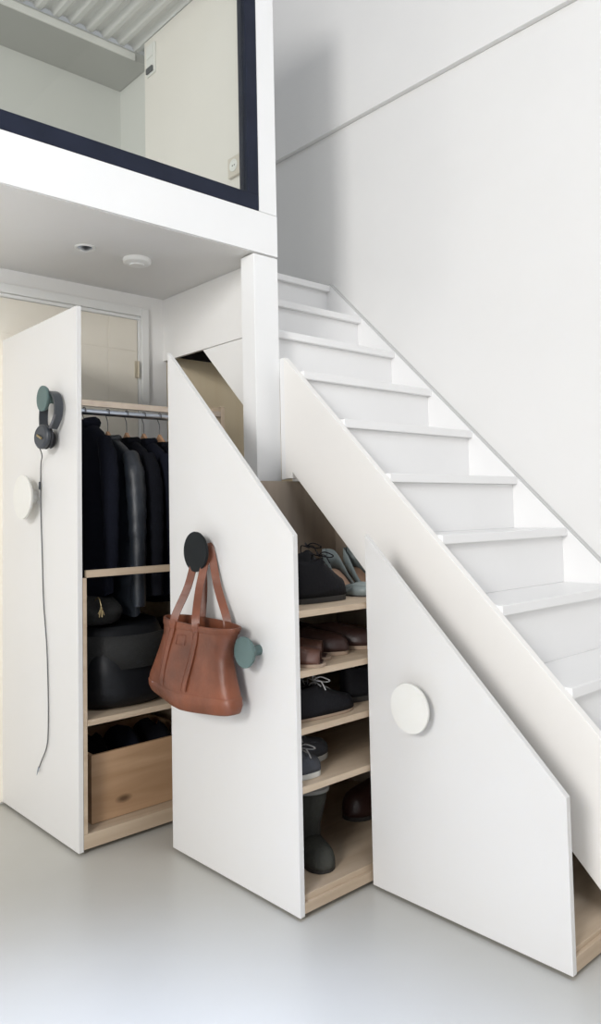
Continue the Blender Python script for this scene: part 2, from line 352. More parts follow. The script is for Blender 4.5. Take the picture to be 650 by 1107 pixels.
for zt, bk in ((0.868, -1.93), (0.696, -1.72), (0.534, B2), (0.369, B2)):
    pts = [(A2 + 0.0195, Y2 + 0.019), (B2 - 0.001, Y2 + 0.019), (B2 - 0.001, 1.93), (bk - 0.001, 1.95 if bk < B2 else 1.931), (bk - 0.001, E2 - 0.017), (A2 + 0.0195, E2 - 0.017)]
    obj('shelf', MB().prism(pts, zt - 0.019, zt, 'z'), M['ply'], c2)

# --- cabinet 3
A3, B3, Y3 = -1.687, -1.019, 1.735
c3 = thing('pull_out_cabinet', 'low sloping white pull-out with one white knob, rightmost of the three', 'cabinet', ((A3 + B3) / 2, 2.0, 0))
fp = obj('front_panel', MB().prism([(A3, 0.012), (B3, 0.012), (B3, z(B3)), (A3, z(A3))], Y3, Y3 + 0.018), M['lamin'], c3, bevel=0.0012)
knob(-1.479, Y3, 0.586, 0.071, M['knobw'], fp)
E3 = 2.45
obj('base', MB().box(A3 + 0.02, B3 - 0.001, Y3 + 0.019, E3, 0.014, 0.050).box(A3 + 0.02, B3 - 0.012, Y3 + 0.019, E3, 0.050, 0.062), M['ply'], c3, bevel=0.001)
obj('side_panel', MB().prism([(Y3 + 0.019, 0.063), (E3, 0.063), (E3, 0.50), (Y3 + 0.019, 0.50)], A3 + 0.001, A3 + 0.017, 'x'), M['plyd'], c3)
obj('end_panel', MB().prism([(A3 + 0.018, 0.063), (-1.10, 0.063), (-1.50, 0.49), (A3 + 0.018, 0.49)], E3 - 0.016, E3), M['plyd'], c3)

# ------------------------------------------------------------------ hangers and coats
def hanger(y, label):
    zr = 1.578; x = -2.893; n0 = zr - 0.128
    t = thing('coat_hanger', label, 'hanger', (x, y, zr), 'hangers on the coat rail')
    pts = [(x + 0.0165, y, zr - 0.004), (x + 0.015, y, zr + 0.008), (x + 0.006, y, zr + 0.0155), (x - 0.006, y, zr + 0.0155), (x - 0.0155, y, zr + 0.006), (x - 0.014, y, zr - 0.012), (x - 0.004, y, zr - 0.028), (x, y, zr - 0.045), (x, y, n0 + 0.045)]
    obj('hook', MB().tube(spline(pts, 5), 0.0018, 8), M['hookm'], t, smooth=True)
    sh = []
    for i in range(-10, 11):
        u_ = i / 10; xx = x + 0.165 * u_; zz = n0 + 0.052 - 0.10 * abs(u_) ** 0.75; h = 0.036 - 0.022 * abs(u_) ** 0.5
        sh.append([(xx, y - 0.009, zz - h), (xx, y + 0.009, zz - h), (xx, y + 0.007, zz + 0.002), (xx, y - 0.007, zz + 0.002)])
    obj('shoulder_bar', MB().rings(sh), M['hanger'], t, bevel=0.002)
    return t

def coat(y, mtl, hem, label, name='coat', sleeve=0.58, thick=0.027, wide=0.205, neck=0.0, hood=False, seed=0, sr=1.0):
    x = -2.893; zt = 1.456 + neck
    rd = random.Random(seed)
    t = thing(name, label, 'coat', (x, y, zt - 0.5), 'coats on the rail')
    L = zt - hem; rings = []; n = 36
    prof = [(-0.012, 0.045, 0.6), (0.0, 0.060, 0.75), (0.018, 0.095, 0.88), (0.045, 0.145, 0.95), (0.080, wide - 0.022, 1.0), (0.14, wide, 1.05)]
    k = 9
    for i in range(1, k + 1): f = i / k; prof.append((0.14 + (L - 0.14) * f, wide * (0.97 + 0.10 * f), 1.05 + 0.15 * f))
    ph = rd.random() * 6
    for d, hw, tk in prof:
        ring = []
        for j in range(n):
            a_ = 2 * PI * j / n; ca, sa = math.cos(a_), math.sin(a_)
            fold = 1 + 0.20 * min(1, d / 0.3) * math.sin(5 * a_ + ph + d * 2)
            ring.append((x + hw * math.copysign(abs(ca) ** 0.8, ca), y + thick * tk * math.copysign(abs(sa) ** 0.75, sa) * fold, zt - d + 0.010 * math.sin(3 * a_ + ph) * (d > 0.3)))
        rings.append(ring)
    obj('coat_body', MB().rings(rings), mtl, t, smooth=True)
    for s in (-1, 1):
        P = [(x + s * (wide - 0.035), y, zt - 0.075), (x + s * (wide + 0.003), y - 0.002, zt - 0.15), (x + s * (wide + 0.022), y - 0.004, zt - 0.26), (x + s * (wide + 0.030), y - 0.006, zt - 0.36), (x + s * (wide + 0.030), y - 0.004, zt - 0.46), (x + s * (wide + 0.022), y, zt - sleeve)]
        sp = spline(P, 5); rr = [(0.026 + 0.013 * math.sin(min(1, i / 8) * PI / 2) - 0.016 * i / len(sp) + 0.0015 * math.sin(i * 1.7 + ph)) * sr for i in range(len(sp))]
        obj('sleeve', MB().tube(sp, rr, 16), mtl, t, smooth=True)
    cr = []
    for i in range(13):
        a_ = -0.2 * PI + 1.4 * PI * i / 12
        cx_, cy_ = x + 0.066 * math.cos(a_), y + 0.030 * math.sin(a_)
        cr.append((cx_, cy_, zt - 0.005 + 0.006 * math.sin(a_)))
    obj('collar', MB().tube(cr, 0.016 if not hood else 0.026, 10), mtl, t, smooth=True)
    return t
HY = [1.385, 1.487, 1.572, 1.652, 1.728]
hl = ['hanger nearest the front panel, under the dark hooded coat', 'wooden hanger carrying the black leather jacket', 'wooden hanger just behind the leather jacket',
      'wooden hanger of the second coat behind the leather jacket', 'wooden hanger of the last coat, beside the sloping panel']
for y, l in zip(HY, hl): hanger(y, l)
coat(HY[0], M['wool2'], 0.86, 'bulky navy black coat nearest the tall front panel', neck=0.072, thick=0.036, hood=True, seed=1, wide=0.20)
lj = coat(HY[1], M['bleather'], 0.78, 'black leather jacket with a sheen along its sleeve', name='leather_jacket', seed=2, wide=0.215, sleeve=0.66, neck=0.016, sr=1.12)
coat(HY[2], M['wool'], 0.84, 'black coat directly behind the leather jacket', seed=3, thick=0.026, sleeve=0.62, neck=0.012)
coat(HY[3], M['wool2'], 0.84, 'dark navy coat, fourth along the rail', seed=4, thick=0.026, sleeve=0.62, neck=0.012)
coat(HY[4], M['wool'], 0.80, 'black coat at the far end of the rail', seed=5, thick=0.026, sleeve=0.6, neck=0.0)

# ------------------------------------------------------------------ bags on the lower shelf of the coat cabinet
def soft_bag(name, label, cx, cy, z0_, h, hx, hy, mtl, seed=0, cat='bag', bulge=0.12, topf=0.7):
    rd = random.Random(seed); ph = rd.random() * 6
    t = thing(name, label, cat, (cx, cy, z0_))
    rings = []; n = 40
    for i in range(15):
        f = i / 14; sc_ = (0.80 + 0.20 * math.sin(min(1, f / 0.12) * PI / 2)) if f < 0.12 else 1 + bulge * math.sin((f - 0.12) / 0.88 * PI) - (1 - topf) * max(0, (f - 0.45) / 0.55) ** 1.6
        rings.append([(cx + hx * sc_ * math.copysign(abs(math.cos(a_)) ** 0.7, math.cos(a_)) * (1 + 0.03 * math.sin(4 * a_ + ph + 5 * f)),
                       cy + hy * (0.55 + 0.45 * sc_) * math.copysign(abs(math.sin(a_)) ** 0.7, math.sin(a_)) * (1 + 0.03 * math.sin(3 * a_ + ph)),
                       z0_ + h * f - (0.03 * h * math.cos(a_) if i == 14 else 0)) for a_ in [2 * PI * j / n for j in range(n)]])
    obj('bag_body', MB().rings(rings), mtl, t, smooth=True)
    return t
bg_ = soft_bag('duffel_bag', 'big black rounded bag on the lower shelf under the coats', -2.79, 1.445, 0.4545, 0.30, 0.205, 0.190, M['bag'], 3, bulge=0.06, topf=0.72)
obj('pocket', MB().rings([[(-2.79 + (0.222) * math.cos(a_), 1.445 + 0.205 * math.sin(a_), zz) for a_ in [(-0.45 + 0.9 * j / 16) * PI for j in range(17)]] for zz in (0.60, 0.66, 0.72)], False, False, closed=False), M['olive'], bg_, smooth=True, solid=-0.006)
# zip pull with tassel
sb = soft_bag('shoulder_bag', 'small dark olive bag with a gold charm hanging at its corner', -2.80, 1.345, 0.757, 0.10, 0.16, 0.095, M['olive'], 7, topf=0.6)
cm = MB(); 
cm.tube(spline([(-2.655, 1.31, 0.85), (-2.625, 1.308, 0.862), (-2.612, 1.31, 0.84), (-2.612, 1.312, 0.825)], 4), 0.0022, 6)
for i in range(7):
    a_ = i * 2 * PI / 7; cm.tube([(-2.612, 1.312, 0.827), (-2.612 + 0.006 * math.cos(a_), 1.312 + 0.007 * math.sin(a_), 0.812), (-2.612 + 0.007 * math.cos(a_), 1.312 + 0.012 * math.sin(a_), 0.793 + 0.006 * (i % 3))], 0.0018, 6)
cm.lathe([(0.003, 0), (0.006, 0.004), (0.003, 0.009)], (-2.612, 1.312, 0.82), (0, 0, 1), 12)
obj('charm', cm, M['brass'], sb, smooth=True)
soft_bag('backpack', 'black leather bag at the far end of the lower shelf', -2.78, 1.733, 0.4545, 0.26, 0.17, 0.068, M['bleather'], 5, topf=0.75)

# pine crate
cr = thing('pine_crate', 'knotty pine crate on the base of the coat cabinet', 'crate', (-2.78, 1.46, 0.069))
xa, xc, ya, yb, za, zb = -2.985, -2.615, 1.272, 1.72, 0.0695, 0.308
for nm, bx in (('crate_side', (xc - 0.014, xc, ya, yb, za, zb)), ('crate_side', (xa, xa + 0.014, ya, yb, za, zb)), ('crate_end', (xa + 0.0142, xc - 0.0142, ya, ya + 0.014, za, zb)), ('crate_end', (xa + 0.0142, xc - 0.0142, yb - 0.014, yb, za, zb)), ('crate_bottom', (xa + 0.0142, xc - 0.0142, ya + 0.0142, yb - 0.0142, za, za + 0.01))):
    obj(nm, MB().box(*bx), M['pine'], cr, bevel=0.0015)
def lump(name, label, cat, c, rx, ry, rz, mtl, seed, group):
    rd = random.Random(seed); n = 24; rings = []
    for i in range(1, 12):
        th_ = PI * i / 12
        rings.append([(c[0] + rx * math.sin(th_) * math.cos(a_) * (1 + 0.12 * math.sin(3 * a_ + seed)), c[1] + ry * math.sin(th_) * math.sin(a_) * (1 + 0.1 * math.sin(4 * a_ + 2 * seed)), c[2] - rz * math.cos(th_) * (1 + 0.15 * math.sin(2 * a_ + seed + i * .4))) for a_ in [2 * PI * j / n for j in range(n)]])
    o = obj(name, MB().rings(rings), mtl, smooth=True, base=(c[0], c[1], c[2] - rz)); tag(o, label, cat, group); return o
G = 'dark knitted things in the pine crate'
lump('folded_scarf', 'black folded scarf in the pine crate, nearest the front panel', 'scarf', (-2.80, 1.362, 0.212), 0.148, 0.058, 0.112, M['wool'], 1, G)
lump('folded_scarf', 'black folded scarf in the middle of the pine crate', 'scarf', (-2.80, 1.495, 0.212), 0.148, 0.057, 0.112, M['wool2'], 2, G)
lump('folded_scarf', 'black folded scarf at the far end of the pine crate', 'scarf', (-2.80, 1.628, 0.212), 0.148, 0.058, 0.112, M['wool'], 3, G)

# ------------------------------------------------------------------ headphones on the green knob of cabinet 1
hp = thing('headphones', 'charcoal over-ear headphones hung from the green knob of the tall cabinet', 'headphones', (-2.715, 1.16, 1.47))
yh = 1.166
hx_, hz_ = -2.703, 1.545
band = spline([(-2.760, yh, 1.470), (-2.768, yh, 1.52), (-2.757, yh, 1.575), (-2.728, yh, 1.6045), (-2.692, yh, 1.609), (-2.655, yh, 1.592), (-2.636, yh, 1.555), (-2.642, yh, 1.520), (-2.658, yh - 0.002, 1.494), (-2.676, yh - 0.004, 1.476)], 6)
obj('headband', MB().tube(band, 0, flat=(0.0155, 0.0045, (0, 1, 0))), M['plas'], hp, smooth=True)
obj('yoke', MB().tube(spline([(-2.640, yh - 0.012, 1.522), (-2.648, yh - 0.016, 1.50), (-2.668, yh - 0.018, 1.476)], 4), 0.0045, 8), M['hookm'], hp, smooth=True)
obj('yoke', MB().tube(spline([(-2.764, yh, 1.485), (-2.762, yh, 1.47), (-2.752, yh - 0.004, 1.455)], 4), 0.0045, 8), M['plas'], hp, smooth=True)
def cup(cx, cy, cz, r_, ax):
    a_ = Vector(ax).normalized()
    e = obj('ear_cup', MB().lathe([(r_ * 0.93, 0), (r_, 0.004), (r_, 0.014), (r_ * 0.86, 0.020), (r_ * 0.8, 0.0205), (r_ * 0.78, 0.019), (0, 0.019)], (cx, cy, cz), a_, 36), M['plas'], hp, smooth=True)
    obj('ear_pad', MB().lathe([(r_ * 0.55, -0.0005), (r_ * 0.9, -0.001), (r_ * 0.98, -0.007), (r_ * 0.8, -0.014), (r_ * 0.5, -0.012)], (cx, cy, cz), a_, 36), M['pad'], e, smooth=True)
    return e
cup(-2.7330, 1.1740, 1.440, 0.033, (-0.1, -1, 0.05))
e = cup(-2.712, 1.1480, 1.447, 0.045, (0.12, -1, 0.05))
a_ = Vector((0.12, -1, 0.05)).normalized(); o_ = Vector((-2.712, 1.148, 1.447)) + a_ * 0.0195
obj('badge', MB().prism([(-2.724, 1.449), (-2.688, 1.4355), (-2.688, 1.4425), (-2.724, 1.457)], o_.y - 0.0065, o_.y - 0.0012), M['brass'], e)
cp = spline([(-2.752, 1.146, 1.408), (-2.790, 1.170, 1.385), (-2.842, 1.187, 1.345), (-2.848, 1.189, 1.19), (-2.836, 1.189, 1.017), (-2.825, 1.189, 0.847), (-2.797, 1.189, 0.68), (-2.786, 1.189, 0.515), (-2.787, 1.189, 0.381), (-2.799, 1.188, 0.319), (-2.840, 1.187, 0.264), (-2.860, 1.186, 0.235)], 8)
cd = obj('cable', MB().tube(cp, 0.0021, 8), M['cordm'], hp, smooth=True)
obj('plug', MB().lathe([(0.0035, 0), (0.0035, 0.022), (0.0015, 0.024), (0.0015, 0.038)], (-2.860, 1.185, 0.236), (-0.5, 0, -0.85), 10), M['steel'], cd, smooth=True)
obj('inline_remote', MB().lathe([(0.002, 0), (0.0045, 0.004), (0.0045, 0.026), (0.002, 0.03)], (-2.8465, 1.1848, 1.262), (0, 0, 1), 10), M['plas'], cd, smooth=True)

# ------------------------------------------------------------------ leather tote on the black knob
tb = thing('tote_bag', 'tan brown leather tote bag hung by its handles on the black knob', 'bag', (-2.08, 1.37, 0.58))
YB = 1.372
def sect(zz):      # centre x, half width, half depth at height zz
    tab = [(0.563, -2.108, 0.222, 0.046), (0.590, -2.112, 0.234, 0.054), (0.625, -2.114, 0.224, 0.056), (0.66, -2.110, 0.208, 0.052), (0.72, -2.098, 0.184, 0.044), (0.77, -2.078, 0.180, 0.038), (0.815, -2.062, 0.196, 0.036)]
    for a0, a1 in zip(tab, tab[1:]):
        if zz <= a1[0]:
            f = (zz - a0[0]) / (a1[0] - a0[0]); return [a0[i] + (a1[i] - a0[i]) * f for i in (1, 2, 3)]
    return list(tab[-1][1:])
n = 64
def ringat(zz, grow=0.0, tilt=True):
    cx, hw, hd = sect(zz); out = []
    for j in range(n):
        a_ = 2 * PI * j / n; ca, sa = math.cos(a_), math.sin(a_)
        xx = cx + (hw + grow) * math.copysign(abs(ca) ** 0.72, ca); yy = YB + (hd + grow) * math.copysign(abs(sa) ** 0.62, sa)
        if sa < 0: yy += 0.007 * math.sin(21 * (xx) + 9 * zz) * min(1, -sa * 1.5) * (1 - abs(ca) ** 3)
        u_ = (xx - cx) / hw
        dz = 0.0
        if zz > 0.77: dz = -0.013 * (1 - u_ * u_) * (zz - 0.77) / 0.045 * (0.4 if sa < 0 else -0.8) + 0.008 * max(0, -u_) * (zz - 0.77) / 0.045
        dz += (-0.013 * (1 - u_ * u_) + 0.016 * max(0, -u_) - 0.004) * max(0, (0.66 - zz) / 0.1)
        out.append((xx, min(yy, Y2 - 0.004), zz + dz))
    return out
zs_ = [0.563 + (0.815 - 0.563) * i / 22 for i in range(23)]
mb = MB().rings([ringat(q) for q in zs_], True, False)
inner = [ringat(q, -0.005) for q in reversed(zs_[6:])]
mb.rings([ringat(0.815)] + inner, False, True)
body = obj('bag_body', mb, M['leather'], tb, smooth=True)
obj('bottom_band', MB().rings([ringat(q, 0.003 if 0 < i < 4 else 0.0004) for i, q in enumerate([0.5635, 0.568, 0.585, 0.605, 0.609])], False, False), M['leather'], tb, smooth=True)
obj('top_hem', MB().rings([ringat(q, 0.0022 if 0 < i < 3 else 0.0003) for i, q in enumerate([0.793, 0.796, 0.812, 0.8145])], False, False), M['leather'], tb, smooth=True)
def front_y(xx, zz, side=-1):
    cx, hw, hd = sect(zz); u_ = min(0.999, abs((xx - cx) / hw)); ca = u_ ** (1 / 0.72); sa = math.sqrt(max(0, 1 - ca * ca))
    yy = YB + side * hd * sa ** 0.62
    if side < 0: yy += 0.007 * math.sin(21 * xx + 9 * zz) * min(1, sa * 1.5) * (1 - ca ** 3)
    return min(yy, Y2 - 0.005)
# straps running down the front
for x_t, x_b in ((-2.155, -2.210), (-2.035, -2.075)):
    pts = []
    for i in range(12):
        f = i / 11; zz = 0.82 - 0.21 * f; xx = x_t + (x_b - x_t) * f; pts.append((xx, front_y(xx, zz) - 0.0022, zz))
    s_ = obj('front_strap', MB().tube(pts, 0, flat=(0.0135, 0.0011, (1, 0, 0))), M['leather'], tb, smooth=True)
    for q in (-0.0115, 0.0115):
        obj('stitching', MB().tube([(p[0] + q, p[1] - 0.0017, p[2]) for p in pts], 0.0009, 5), M['leatherd'], s_)
pt = [(x_, front_y(x_, z_) - 0.002, z_) for x_, z_ in ((-2.135, 0.775), (-2.095, 0.775), (-2.097, 0.745), (-2.137, 0.745), (-2.135, 0.775))]
obj('stitched_patch', MB().tube(pt, 0.0011, 5), M['leatherd'], tb)
# handles over the foot of the knob
def handle(x1_, x2_, side, ytop, xs, zs2, yoff=0.0):
    z_ = 0.812
    p1 = (x1_, front_y(x1_, z_, side) + side * 0.002, z_ - 0.02); p2 = (x2_, front_y(x2_, z_, side) + side * 0.002, z_ - 0.02)
    P = [p1, (x1_ + 0.006, p1[1] + side * 0.001, z_ + 0.02), (x1_ + (xs - x1_) * 0.55, (p1[1] + ytop) / 2, z_ + 0.11), (xs - 0.027, ytop, zs2 - 0.035), (xs - 0.018, ytop, zs2 - 0.004), (xs, ytop, zs2 + 0.006), (xs + 0.020, ytop, zs2 - 0.004), (xs + 0.034, ytop, zs2 - 0.035), (x2_ + (xs - x2_) * 0.45, (p2[1] + ytop) / 2, z_ + 0.11), (x2_ - 0.004, p2[1] + side * 0.001, z_ + 0.02), p2]
    return obj('handle', MB().tube(spline(P, 7), 0, flat=(0.0125, 0.0022, (0.75, 0.66, 0))), [M['leather']], tb, smooth=True)
handle(-2.155, -2.035, -1, 1.4175, -2.127, 1.056)
handle(-2.118, -1.972, 1, 1.4335, -2.117, 1.052)

# ------------------------------------------------------------------ shoes
def shoe(name, label, loc, ang, L=0.265, W=0.09, upper='shoeb', sole='soled', sole_h=0.018, ankle=0.075, toe_h=0.042, open_from=0.0, open_to=0.42, laces=None, heel=0.0, tip=0.0, inner='dark', group=None, shaft=0.0, peep=False):
    """origin at heel bottom centre, toe along local +x, rotated by ang about z"""
    t = thing(name, label, 'shoe' if 'boot' not in name else 'boot', loc, group)
    ca, sa = math.cos(ang), math.sin(ang)
    def Wd(p): return (loc[0] + p[0] * ca - p[1] * sa, loc[1] + p[0] * sa + p[1] * ca, loc[2] + p[2])
    def half(f):   # half width along the length
        return W / 2 * (0.62 + 0.38 * math.sin(min(1, (f + 0.02) / 0.68) * PI / 2)) * (math.sqrt(max(0, 1 - ((f - 0.72) / 0.285) ** 2)) if f > 0.72 else 1) * (math.sqrt(max(0.0, 1 - ((0.10 - f) / 0.105) ** 2)) if f < 0.10 else 1)
    def lift(f): return heel * (1 - min(1, max(0, (f - 0.18) / 0.45)) ** 1.0 if f > 0.18 else 1) + tip * max(0, f - 0.8) * 5 * 0.01
    fs_ = [0.0, 0.02, 0.05, 0.10, 0.18, 0.28, 0.38, 0.48, 0.58, 0.68, 0.78, 0.86, 0.92, 0.965, 0.99, 1.0]
    # sole
    mb = MB(); rings = []
    for f in fs_:
        h_ = max(half(f) * 1.06, 0.003); x_ = f * L; l_ = lift(f)
        rings.append([Wd((x_, -h_, l_)), Wd((x_, h_, l_)), Wd((x_, h_, l_ + sole_h)), Wd((x_, -h_, l_ + sole_h))])
    mb.rings(rings)
    if heel > 0.02: mb.rings([[Wd((0.012 + 0.01 * q, -w_, q * 0 + zz)), Wd((0.012 + w_ * 2.2, -w_, zz)), Wd((0.012 + w_ * 2.2, w_, zz)), Wd((0.012, w_, zz))] for q, (zz, w_) in enumerate([(0.0, 0.006), (heel * 0.5, 0.009), (heel + 0.002, 0.020)])])
    obj('sole', mb, M[sole], t, smooth=False, bevel=0.002)
    # upper as an arch over each station, open around the ankle
    mb = MB(); rings = []; m_ = 17
    def toph(f):
        if f < open_to: return ankle * (1 - 0.12 * math.sin(f / open_to * PI)) if shaft == 0 else ankle
        g = (f - open_to) / (1 - open_to); return ankle + (toe_h - ankle) * min(1, g * 1.35) ** 0.75 if g < 0.74 else toe_h * math.sqrt(max(0.02, 1 - ((g - 0.74) / 0.262) ** 2))
    fu = [f for f in fs_ if f < 0.999] + [0.998]
    for f in fu:
        h_ = max(half(f), 0.002); x_ = f * L; l_ = lift(f) + sole_h; H_ = toph(f)
        row = []
        openw = 0.0
        if open_from <= f < open_to: openw = 0.5 * math.sin(max(0.0, (f - open_from + 0.02)) / (open_to - open_from + 0.02) * PI) ** 0.5 if f > open_from + 0.01 else 0.35
        for j in range(m_):
            a_ = PI * j / (m_ - 1); c_ = math.cos(a_); s_ = math.sin(a_)
            if openw > 0.01:   # split profile: two walls with a gap
                side_ = -1 if j <= m_ // 2 else 1; q = (j / (m_ // 2)) if j <= m_ // 2 else (m_ - 1 - j) / (m_ // 2)
                yy = side_ * h_ * (1 - (1 - 0.62) * q ** 1.5 * 1.0); zz = H_ * q ** 0.9
                row.append(Wd((x_, yy, l_ + zz)))
            else:
                row.append(Wd((x_, -h_ * math.copysign(abs(c_) ** 0.8, c_), l_ + H_ * s_ ** 0.8)))
        rings.append(row)
    nn = len(rings)
    vs = [p for r_ in rings for p in r_]; fcs = []
    for i in range(nn - 1):
        op = open_from <= fu[i] < open_to - 0.001
        for j in range(m_ - 1):
            if op and j == m_ // 2: continue
            fcs.append((i * m_ + j, i * m_ + j + 1, (i + 1) * m_ + j + 1, (i + 1) * m_ + j))
    # heel counter closes the back
    k0 = m_ // 2
    for j in range(k0): fcs.append((j, j + 1, m_ - 2 - j, m_ - 1 - j))
    if not peep: fcs.append(tuple((nn - 1) * m_ + j for j in range(m_)))
    mb.add(vs, fcs)
    if peep: mb.f = [f_ for f_ in mb.f if max(f_) < (nn - 4) * m_]; mb.mi = mb.mi[:len(mb.f)]
    up_ = obj('upper', mb, M[upper], t, smooth=True, solid=0.0025)
    # insole
    mb = MB(); mb.rings([[Wd((f * L, -half(f) * 0.85, lift(f) + sole_h + 0.001)), Wd((f * L, half(f) * 0.85, lift(f) + sole_h + 0.001)), Wd((f * L, half(f) * 0.85, lift(f) + sole_h + 0.004)), Wd((f * L, -half(f) * 0.85, lift(f) + sole_h + 0.004))] for f in fs_[2:-3]])
    obj('insole', mb, M[inner], t)
    if laces:
        mb = MB()
        for i in range(4):
            f = open_to + 0.02 + i * 0.055; H_ = toph(f); x_ = f * L; h_ = half(f) * 0.5; l_ = sole_h + lift(f)
            zc = H_ * 0.93 + l_
            mb.tube(spline([Wd((x_ - 0.006, -h_, zc - 0.004)), Wd((x_, 0, zc + 0.008)), Wd((x_ + 0.008, h_, zc - 0.004))], 4), 0.0022, 6)
            mb.tube(spline([Wd((x_ - 0.006, h_, zc - 0.004)), Wd((x_, 0, zc + 0.0085)), Wd((x_ + 0.008, -h_, zc - 0.004))], 4), 0.0022, 6)
        f = open_to; zc = toph(f) + sole_h; x_ = f * L
        for s_ in (-1, 1):
            mb.tube(spline([Wd((x_, 0, zc + 0.002)), Wd((x_ + 0.012, s_ * 0.018, zc + 0.014)), Wd((x_ + 0.036, s_ * 0.034, zc + 0.002)), Wd((x_ + 0.032, s_ * 0.022, zc - 0.004)), Wd((x_ + 0.004, s_ * 0.004, zc + 0.002))], 5), 0.002, 6)
            mb.tube(spline([Wd((x_, 0, zc + 0.002)), Wd((x_ + 0.004, s_ * 0.03, zc + 0.004)), Wd((x_ + 0.012, s_ * 0.043, zc - 0.022))], 5), 0.002, 6)
        obj('laces', mb, M[laces], t, smooth=True)
    if shaft:
        mb = MB(); rings = []; n_ = 28
        for zz, rx, ry, dx in ((sole_h + 0.03, 0.046, 0.036, 0.05), (sole_h + 0.09, 0.045, 0.038, 0.052), (sole_h + 0.13, 0.052, 0.046, 0.058), (sole_h + shaft * 0.8, 0.060, 0.053, 0.062), (sole_h + shaft, 0.065, 0.057, 0.066)):
            rings.append([Wd((dx + rx * math.cos(2 * PI * j / n_), ry * math.sin(2 * PI * j / n_) * (1 + 0.03 * math.sin(5 * j)), zz + 0.008 * math.cos(2 * PI * j / n_) * (zz > 0.15))) for j in range(n_)])
        obj('shaft', MB().rings(rings, True, False), M[upper], t, smooth=True, solid=0.004)
        obj('cuff', MB().rings([[Wd((0.066 + (0.066 + g) * math.cos(2 * PI * j / n_), (0.058 + g) * math.sin(2 * PI * j / n_), zz + 0.008 * math.cos(2 * PI * j / n_))) for j in range(n_)] for g, zz in ((0.001, sole_h + shaft - 0.012), (0.005, sole_h + shaft - 0.010), (0.006, sole_h + shaft), (0.0, sole_h + shaft + 0.006), (-0.006, sole_h + shaft - 0.01))], False, False), M['lining'], t, smooth=True)
    return t

g2 = 'black shoes heaped on the top shoe shelf'
zt = 0.8683
DY = PI / 2
shoe('ankle_boot', 'black lace-up ankle boot at the front of the heap on the top shelf', (-1.835, 1.562, zt), DY, L=0.215, W=0.084, ankle=0.125, toe_h=0.055, open_to=0.5, laces='shoeb', group=g2, upper='shoeb')
shoe('ankle_boot', 'tall black ankle boot in the middle of the heap on the top shelf', (-1.945, 1.600, zt), DY, L=0.215, W=0.084, ankle=0.150, toe_h=0.075, open_to=0.55, group=g2, upper='shoeb', laces='shoeb')
shoe('ankle_boot', 'black ankle boot against the side board on the top shelf', (-2.055, 1.560, zt), DY, L=0.235, ankle=0.14, toe_h=0.06, group=g2, upper='shoeb')
g3 = 'grey court shoes on the top shelf'
def pump(label, loc, ang):
    """court shoe standing on a low block with a tall swept-back heel counter; toe along +x"""
    t = thing('court_shoe', label, 'shoe', loc, g3); ca, sa = math.cos(ang), math.sin(ang)
    def Wd(p): return (loc[0] + p[0] * ca - p[1] * sa, loc[1] + p[0] * sa + p[1] * ca, loc[2] + p[2])
    L = 0.235; hh = 0.075
    def half(f): return 0.037 * (0.72 + 0.28 * math.sin(min(1, f / 0.7) * PI / 2)) * (math.sqrt(max(0.001, 1 - ((f - 0.7) / 0.302) ** 2)) if f > 0.7 else 1) * (math.sqrt(max(0.02, 1 - ((0.12 - f) / 0.125) ** 2)) if f < 0.12 else 1)
    def fz(f): return hh * (1 - (1 - math.cos(min(1, max(0, (f - 0.1) / 0.55)) * PI)) / 2)
    fs_ = [0, 0.03, 0.07, 0.12, 0.2, 0.3, 0.4, 0.5, 0.6, 0.7, 0.8, 0.88, 0.94, 0.98, 1.0]
    obj('sole', MB().rings([[Wd((f * L, -half(f), fz(f))), Wd((f * L, half(f), fz(f))), Wd((f * L, half(f), fz(f) + 0.005)), Wd((f * L, -half(f), fz(f) + 0.005))] for f in fs_]), M['soled'], t)
    obj('insole', MB().rings([[Wd((f * L, -half(f) * .9, fz(f) + 0.0055)), Wd((f * L, half(f) * .9, fz(f) + 0.0055)), Wd((f * L, half(f) * .9, fz(f) + 0.008)), Wd((f * L, -half(f) * .9, fz(f) + 0.008))] for f in fs_[1:-1]]), M['insole'], t)
    def wl(f): return 0.055 * math.exp(-((f) / 0.28) ** 2) + 0.024 + 0.012 * (f > 0.7)
    mb = MB()
    for s_ in (-1, 1):
        a_ = [Wd((f * L, s_ * half(f), fz(f) + 0.004)) for f in fs_]; b_ = [Wd((f * L, s_ * half(f) * 0.9, fz(f) + wl(f))) for f in fs_]
        mb.rings([a_, b_], False, False, closed=False)
    mb.add([Wd((0, -half(0), fz(0))), Wd((0, half(0), fz(0))), Wd((0, half(0) * .9, fz(0) + wl(0))), Wd((0, -half(0) * .9, fz(0) + wl(0)))], [(0, 1, 2, 3)])
    cap = [[Wd((f * L, half(f) * 0.9 * math.cos(PI * j / 10), fz(f) + wl(f) + 0.012 * math.sin(PI * j / 10) * (1.0 - 0.6 * (f > 0.95)))) for j in range(11)] for f in fs_[8:]]
    mb.rings(cap, False, False, closed=False)
    obj('upper', mb, M['pump'], t, smooth=True, solid=0.0018)
    obj('heel', MB().rings([[Wd((0.018 + w_ * math.cos(q), w_ * math.sin(q), zz)) for q in [2 * PI * j / 12 for j in range(12)]] for zz, w_ in ((0, 0.005), (hh * 0.5, 0.0065), (hh * 0.85, 0.012), (hh - 0.0005, 0.018))]), M['pump'], t, smooth=True)
pump('grey court shoe beside the black heap on the top shelf', (-2.03, 1.880, zt), DY * -0.05)
pump('grey court shoe half hidden by the stair board on the top shelf', (-2.03, 1.985, zt), DY * -0.05)

